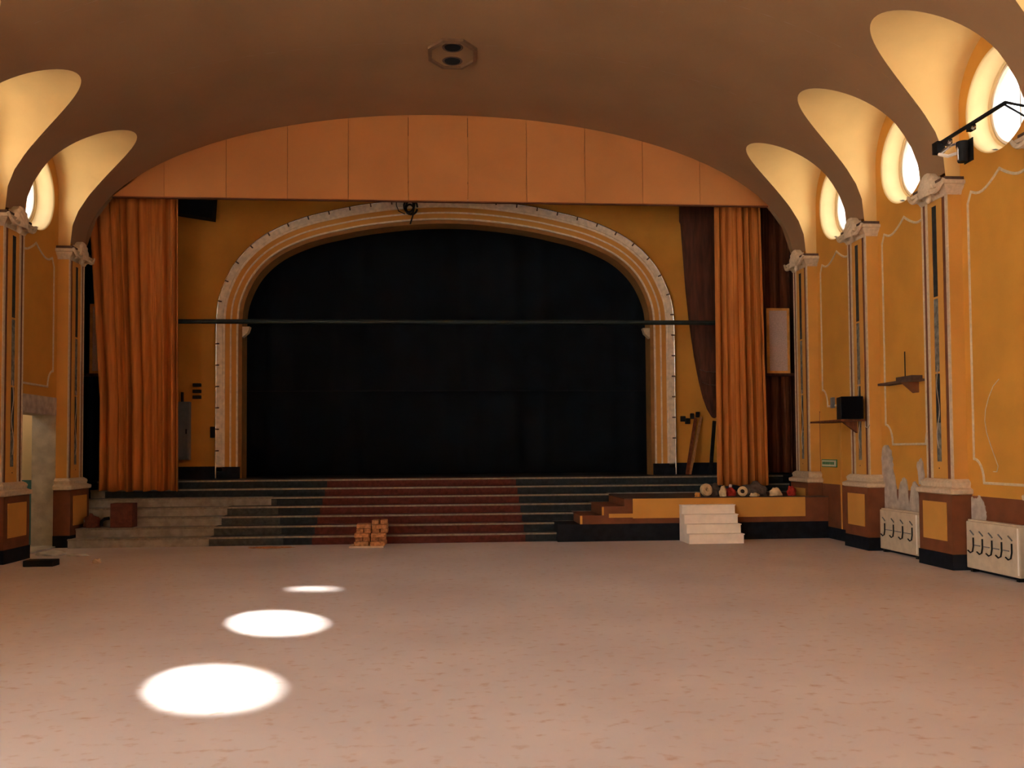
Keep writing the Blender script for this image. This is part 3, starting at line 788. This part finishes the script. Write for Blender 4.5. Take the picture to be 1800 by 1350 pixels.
def patch(y, z, pts, name='plaster_patch', dx=.016, m=GREYP, par=None):
    poly = [(y + a, z + b) for a, b in pts]
    return MB().prism(poly, 0, WR - dx, WR + .001).build(name, m, par or WALL_R)
def jag(w_, h, seed, n_=26):
    r_ = random.Random(seed); out = []
    for i in range(n_):
        a = 2 * math.pi * i / n_; k = 1 + r_.uniform(-.16, .16)
        ca, sa = math.cos(a), math.sin(a); sq = max(abs(ca), abs(sa)) ** .55
        out.append((w_ * ca / sq * k, h * sa / sq * k))
    return out
def trace(pts, dx):
    r_ = random.Random(int(dx * 1e5)); fine = []
    for i in range(len(pts)):
        a, b_ = pts[i], pts[(i + 1) % len(pts)]
        for j in range(3):
            t = j / 3; fine.append((a[0] + (b_[0] - a[0]) * t + r_.uniform(-.014, .014), a[1] + (b_[1] - a[1]) * t + r_.uniform(-.018, .018)))
    return MB().prism(fine, 0, WR - dx, WR + .001).build('plaster_patch', GREYP, WALL_R)
trace([(13.50, 1.58), (13.40, 1.66), (13.28, 1.64), (13.20, 1.55), (13.18, 1.40), (13.16, 1.24), (13.1, 1.06), (13.03, .79), (12.97, 1.04), (12.91, 1.12), (12.85, 1.18), (12.79, 1.14), (12.74, 1.05), (12.70, .78), (12.64, 1.02), (12.60, 1.08), (12.53, 1.12), (12.44, 1.0), (12.40, .63), (12.38, .21), (13.51, .21), (13.51, .58), (13.49, .8), (13.51, 1.22)], .016)
trace([(12.47, 1.34), (12.42, 1.42), (12.36, 1.46), (12.30, 1.38), (12.27, 1.2), (12.31, 1.05), (12.43, 1.09)], .0165)
trace([(11.22, .99), (11.17, .95), (11.10, .96), (11.04, .93), (10.98, .985), (10.90, .93), (10.86, .86), (10.83, .80), (10.81, .74), (10.84, .62), (10.90, .5), (10.92, .21), (11.22, .21)], .016)
# wall shelf with rod
sh = empty('wall_shelf', (WR, 12.8, 2.6)); tag(sh, 'small dark wooden wall shelf with a thin upright rod', 'shelf')
chp(MB().box(WR - .20, WR, 12.22, 13.22, 2.575, 2.61), 'shelf_board', DBROWN, sh)
chp(MB().box(WR - .17, WR, 12.28, 12.72, 2.61, 2.665), 'shelf_block', DBROWN, sh)
chp(MB().prism([(WR, 2.42), (WR, 2.575), (WR - .18, 2.575)], 1, 12.38, 12.56), 'bracket', BROWN, sh)
chp(MB().tube([(WR - .05, 12.67, 2.66), (WR - .05, 12.67, 3.05)], .008, 6), 'rod', BLK, sh)
# black loudspeaker on its shelf
ss = empty('speaker_shelf', (R, 14.0, 2.06)); tag(ss, 'brown board shelf under the black loudspeaker', 'shelf')
chp(MB().box(R - .42, R - .012, 13.62, 14.80, 2.045, 2.075), 'shelf_board', DRAPE2, ss)
chp(MB().prism([(R - .012, 1.86), (R - .012, 2.045), (R - .26, 2.045)], 1, 13.9, 13.96), 'bracket', DRAPE2, ss)
sp = empty('loudspeaker', (R - .235, 13.68, 2.076)); tag(sp, 'black box loudspeaker mounted on the pilaster', 'loudspeaker'); 
bx = MB().box(-.17, .17, -.17, .19, 0, .36); o = bx.build('speaker_cabinet', BLK, sp); bevel(o, .01)
MB().box(-.165, .165, -.182, -.17, .005, .355).build('speaker_grille', M('speaker_black', (.004, .004, .005), .95, .2, 40, spec=.02), sp)
sp.rotation_euler = (0, 0, math.radians(-14))
chp(MB().tube([(R - .02, 13.6, 2.04), (R - .03, 13.58, 1.95), (R - .03, 13.50, 1.93), (R - .02, 13.46, 1.98)], .008, 6), 'speaker_wire', GREYP, ss)
tag(bevel(MB().box(WR - .05, WR, 15.16, 15.26, 2.33, 2.52).build('junction_box', GREYB), .01), 'small grey box on the moulding beside the loudspeaker', 'box')
# loose cable on the near panel
tag(MB().tube([(WR - .012, y, z) for y, z in ((10.50, 2.46), (10.62, 2.38), (10.72, 2.24), (10.79, 2.09), (10.81, 1.95), (10.78, 1.80), (10.71, 1.65), (10.63, 1.50), (10.56, 1.37), (10.59, 1.30), (10.66, 1.30))], .006, 6).build('wall_cable', CREAM), 'thin white cable curving down the ochre wall panel', 'cable')
# flush door and exit sign
dr = struct(MB().box(WR - .006, WR, 14.97, 15.80, .21, 2.27).build('door_1', WALL))
MB().box(WR - .010, WR, 15.80, 15.815, .2, 2.3).build('door_gap', BROWN, dr); MB().box(WR - .022, WR, 14.93, 14.97, .2, 2.3).build('door_frame', PIL, dr)
MB().box(WR - .016, WR, 14.975, 15.795, .21, .975).build('kick_panel', BROWN, dr)
es = empty('exit_sign', (WR - .03, 15.42, 1.345)); tag(es, 'small white exit sign with green lettering on the flush door', 'sign')
chp(MB().box(WR - .020, WR - .006, 15.11, 15.73, 1.275, 1.415), 'sign_border', GREEN, es)
chp(MB().box(WR - .024, WR - .012, 15.13, 15.71, 1.29, 1.40), 'sign_plate', SIGNW, es)
y = 15.68
for wd in (.045, .05, .04, .05, .055, .04, .05, .045):
    chp(MB().box(WR - .027, WR - .02, y - wd, y, 1.322, 1.372), 'letter', GREEN, es); y -= wd + .014
# spotlight on its arm
sl = empty('spotlight', (6.14, 9.2, 5.38)); tag(sl, 'black spotlight clamped to the end of a long wall arm', 'spotlight')
ax_ = 6.14
chp(MB().box(ax_ - .016, ax_ + .016, 9.08, 10.42, 5.36, 5.395), 'arm', BLK, sl)
chp(MB().tube([(ax_, 9.08, 5.378), (6.36, 9.0, 5.30), (6.52, 9.05, 5.26)], .016, 8), 'arm_bracket', BLK, sl)
chp(MB().tube([(ax_, 9.10, 5.36), (6.33, 9.0, 5.18), (6.52, 9.05, 5.14)], .012, 8), 'arm_brace', BLK, sl)
for yy in (9.72, 10.2):
    chp(MB().box(ax_ - .03, ax_ + .03, yy - .05, yy + .05, 5.30, 5.36), 'clamp', BLK, sl)
    chp(MB().tube([(ax_ - .02, yy - .06, 5.30), (ax_ - .02, yy - .085, 5.32)], .022, 8), 'clamp_screw', STEEL, sl)
chp(MB().box(ax_ - .05, ax_ + .05, 10.34, 10.46, 5.26, 5.40), 'end_plug', BLK, sl)
chp(MB().tube([(ax_ - .02, 10.36, 5.24), (ax_, 10.16, 5.27), (ax_, 10.02, 5.25)], .02, 8), 'yoke', STEEL, sl)
chp(MB().tube([(ax_ - .03, 10.34, 5.23), (ax_, 10.2, 5.16), (ax_, 10.0, 5.13)], .02, 8), 'yoke', WHITE, sl)
o = chp(MB().lathe([(-.13, .001), (-.13, .055), (-.11, .062), (.02, .062), (.05, .072), (.11, .072), (.11, .001)], (ax_ + .02, 9.93, 5.13), 2, 20), 'lamp_housing', BLK, sl, smooth=True)
chp(MB().box(ax_ + .09, ax_ + .10, 9.84, 10.02, 5.0, 5.27), 'barn_door', BLK, sl)
chp(MB().box(ax_ - .05, ax_ - .042, 9.915, 9.935, 5.02, 5.22), 'housing_strip', STEEL, sl)

# ------------------------------------------------------------------ ceiling vent
cv = empty('ceiling_vent', (.155, 13.85, 7.92)); tag(cv, 'octagonal ceiling plate with two dark round holes', 'vent')
def octo(hx, hy, c_): return [(hx, -c_ * hy), (hx, c_ * hy), (c_ * hx, hy), (-c_ * hx, hy), (-hx, c_ * hy), (-hx, -c_ * hy), (-c_ * hx, -hy), (c_ * hx, -hy)]
ot = [(.155 + a, 13.85 + b) for a, b in octo(.385, .50, .42)]; inn = [(.155 + a, 13.85 + b) for a, b in octo(.33, .43, .42)]
zc_ = 7.945
rows = [[(x, y, zc_) for x, y in ot], [(x, y, zc_ - .05) for x, y in ot], [(x, y, zc_ - .06) for x, y in inn], [(x, y, zc_ - .02) for x, y in inn]]
chp(MB().grid(rows, True), 'vent_rim', M('vent_rim_brown', (.17, .09, .045), .8, .1, 10), cv)
chp(MB().prism(inn, 2, zc_ - .022, zc_), 'vent_plate', VAULT, cv)
for yy, rx_ in ((13.62, .15), (14.10, .15)):
    chp(MB().lathe([(zc_ - .026, .0001), (zc_ - .026, .13), (zc_ - .01, .14)], (.155, yy, 0), 2, 20), 'vent_hole', BACKW, cv)
    chp(MB().lathe([(zc_ - .022, .165), (zc_ - .03, .155), (zc_ - .03, .138), (zc_ - .02, .136)], (.155, yy, 0), 2, 24), 'hole_rim', DBROWN, cv)

# ------------------------------------------------------------------ left doorway and corridor
dj = struct(empty('door_2', (WL, 15, 0)))
TW = .42
chp(MB().box(WL - TW, WL + .004, DOOR_Y1, DOOR_Y1 + .10, 0, DOOR_Z + .25), 'far_jamb', CONC, dj)
chp(MB().box(WL - TW, WL + .004, DOOR_Y0 - .1, DOOR_Y0, 0, DOOR_Z + .25), 'near_jamb', CONC, dj)
chp(MB().box(WL - TW, WL + .006, DOOR_Y0 - .1, DOOR_Y1 + .1, DOOR_Z, DOOR_Z + .30), 'lintel', GREYP, dj)
chp(MB().box(WL - TW, WL + .05, DOOR_Y0, DOOR_Y1, -.02, .03), 'threshold', CONC, dj)
cx0, cx1 = WL - 2.3, WL - TW
CE = 16.42
cwm = MB(); cwm.box(cx0 - .1, cx0, 13, CE, 1.15, 3.0); cwm.box(cx0, cx1, CE - .1, CE, 1.15, 3); cwm.box(cx0, cx1, 13, 13.1, 1.15, 3); cwm.box(cx1, cx1 + .05, 13, DOOR_Y0 - .03, 1.15, 3); cwm.box(cx1, cx1 + .05, DOOR_Y1 + .03, CE, 1.15, 3)
CW = struct(cwm.build('wall_corridor', CREAMW))
cwt = MB(); cwt.box(cx0 - .1, cx0 + .004, 13, CE, 0, 1.15); cwt.box(cx0, cx1, CE - .104, CE, 0, 1.15); cwt.box(cx0, cx1, 13, 13.1, 0, 1.15); cwt.box(cx1, cx1 + .05, 13, DOOR_Y0 - .03, 0, 1.15); cwt.box(cx1, cx1 + .05, DOOR_Y1 + .03, CE, 0, 1.15)
cwt.build('corridor_dado', TEAL, CW)
struct(MB().box(cx0 - .1, cx1 + .05, 13, CE, -.1, 0).build('floor_corridor', CONC))
struct(MB().box(cx0 - .1, cx1 + .05, 13, CE, 3.0, 3.1).build('ceiling_corridor', CREAMW))
lamp = empty('corridor_fill_lamp', ((cx0 + cx1) / 2, 15.3, 3.0)); tag(lamp, 'unseen ceiling lamp added to light the side corridor', 'lamp')  # unseen fixture added to brighten the corridor behind the doorway
em = bpy.data.materials.new('fill_lamp_glass'); em.use_nodes = True; em.node_tree.nodes['Principled BSDF'].inputs['Emission Color'].default_value = (1, .9, .72, 1); em.node_tree.nodes['Principled BSDF'].inputs['Emission Strength'].default_value = 18
chp(MB().lathe([(-.16, .0001), (-.15, .08), (-.10, .14), (-.03, .15)], ((cx0 + cx1) / 2, 15.3, 3.0), 2, 20), 'fill_lamp_globe', em, lamp, smooth=True)
chp(MB().lathe([(-.03, .16), (0, .16)], ((cx0 + cx1) / 2, 15.3, 3.0), 2, 20), 'fill_lamp_base', BLK, lamp)

# bits lying about at the left
tag(bevel(MB().box(-6.0, -5.58, 13.12, 13.34, 0, .09).build('black_block', BLK), .01), 'flat black block lying on the floor near the left wall', 'block')
o = bevel(MB().box(-5.84, -5.46, 15.97, 16.22, RI * 2 + .006, RI * 2 + .43).build('carton', BOXR), .01)
tag(o, 'reddish brown box standing on the grey left steps', 'box')
def heap(name, c, s, m, seed, label, cat, sub=3):
    bm = bmesh.new(); bmesh.ops.create_icosphere(bm, subdivisions=sub, radius=1); r_ = random.Random(seed)
    ph = [r_.uniform(0, 6.3) for _ in range(6)]
    for v in bm.verts:
        d = 1 + .22 * math.sin(v.co.x * 4 + ph[0]) * math.sin(v.co.y * 5 + ph[1]) + .14 * math.sin(v.co.z * 7 + ph[2] + v.co.x * 6)
        v.co *= d; v.co.z = max(-.35, v.co.z)
    zmin = min(v.co.z for v in bm.verts)
    for v in bm.verts: v.co = Vector((v.co.x * s[0], v.co.y * s[1], (v.co.z - zmin) * s[2]))
    me = bpy.data.meshes.new(name); bm.to_mesh(me); bm.free(); me.materials.append(m)
    for p in me.polygons: p.use_smooth = True
    o = bpy.data.objects.new(name, me); COL.objects.link(o); o.location = c
    return tag(o, label, cat)
heap('rag_heap', (-6.19, 16.10, RI * 2 + .004), (.14, .09, .17), REDC if False else BOXR, 3, 'dark reddish rag heap on the steps below the left pilaster', 'rag')
tag(MB().tube([(-6.02, 16.05, RI * 2 + .035), (-6.0, 16.02, RI * 2 + .12), (-5.95, 16.02, RI * 2 + .16), (-5.875, 16.05, RI * 2 + .17)], .03, 6).build('black_hose', BLK), 'short black hose between the rag heap and the brown box', 'hose')
heap('rubble', (-6.25, 14.6, 0), (.22, .14, .05), CONC, 9, 'low pile of grey rubble in front of the doorway', 'rubble')
heap('rubble', (-5.78, 14.45, 0), (.16, .10, .03), CONC, 10, 'small scatter of grey rubble beside the larger doorway pile', 'rubble')
heap('paper_scrap', (-5.10, 13.45, 0), (.06, .05, .05), BOARD, 12, 'crumpled pale paper scrap on the floor at the left', 'paper')
heap('brick_dust', (-2.95, 15.2, 0), (.35, .10, .018), BRICK, 14, 'thin reddish brick dust heap at the foot of the steps', 'rubble')

# things on the platform
ZT = .752
tp = MB().lathe([(-.035, .035), (-.04, .10), (-.03, .115), (.03, .115), (.04, .10), (.035, .035), (-.035, .035)], (0, 0, 0), 1, 24).build('cable_drum', CREAMC, smooth=True)
tp.location = (4.75, 15.78, ZT + .122); tp.rotation_euler = (math.radians(-14), 0, math.radians(20)); tag(tp, 'round cream roll standing at the end of the rag pile', 'roll')
heap('orange_rag', (4.57, 15.72, ZT), (.05, .05, .06), GOLD, 21, 'tiny orange scrap beside the round cream roll', 'rag')
heap('grey_cloth', (4.93, 15.95, ZT), (.13, .10, .16), GREYC, 22, 'dark grey cloth bundle behind the round cream roll', 'cloth')
heap('cream_cloth', (5.05, 15.75, ZT), (.06, .06, .14), CREAMC, 23, 'upright cream cloth scrap in the middle of the rag pile', 'cloth')
heap('red_cloth', (5.23, 15.88, ZT), (.10, .09, .12), REDC, 24, 'dark red cloth bundle in the middle of the rag pile', 'cloth')
o = heap('white_bulb', (5.21, 15.80, ZT + .165), (.03, .03, .04), WHITE, 25, 'small white bulb lying on the dark red cloth', 'bulb', 2)
rg = MB().lathe([(-.02, .04), (-.03, .065), (-.02, .09), (.02, .09), (.03, .065), (.02, .04), (-.02, .04)], (0, 0, 0), 1, 20).build('tape_ring', CREAMC, smooth=True)
rg.location = (5.40, 15.70, ZT + .092); rg.rotation_euler = (math.radians(-10), 0, math.radians(-10)); tag(rg, 'tan tape ring leaning on the grey bundle', 'roll')
heap('tan_rag', (5.60, 15.63, ZT), (.08, .05, .05), CREAMC, 26, 'flat tan rag lying before the large grey bundle', 'rag')
heap('grey_cloth', (5.66, 15.88, ZT), (.24, .14, .17), GREYC, 27, 'large grey brown cloth bundle beside the tape ring', 'cloth')
heap('pale_cloth', (6.04, 15.78, ZT), (.11, .07, .11), CREAMC, 28, 'pale cream cloth bundle at the right of the large grey bundle', 'cloth')
heap('red_rag', (6.33, 15.75, ZT), (.08, .07, .13), REDC, 29, 'bright red rag near the platform end by the pilaster', 'rag')
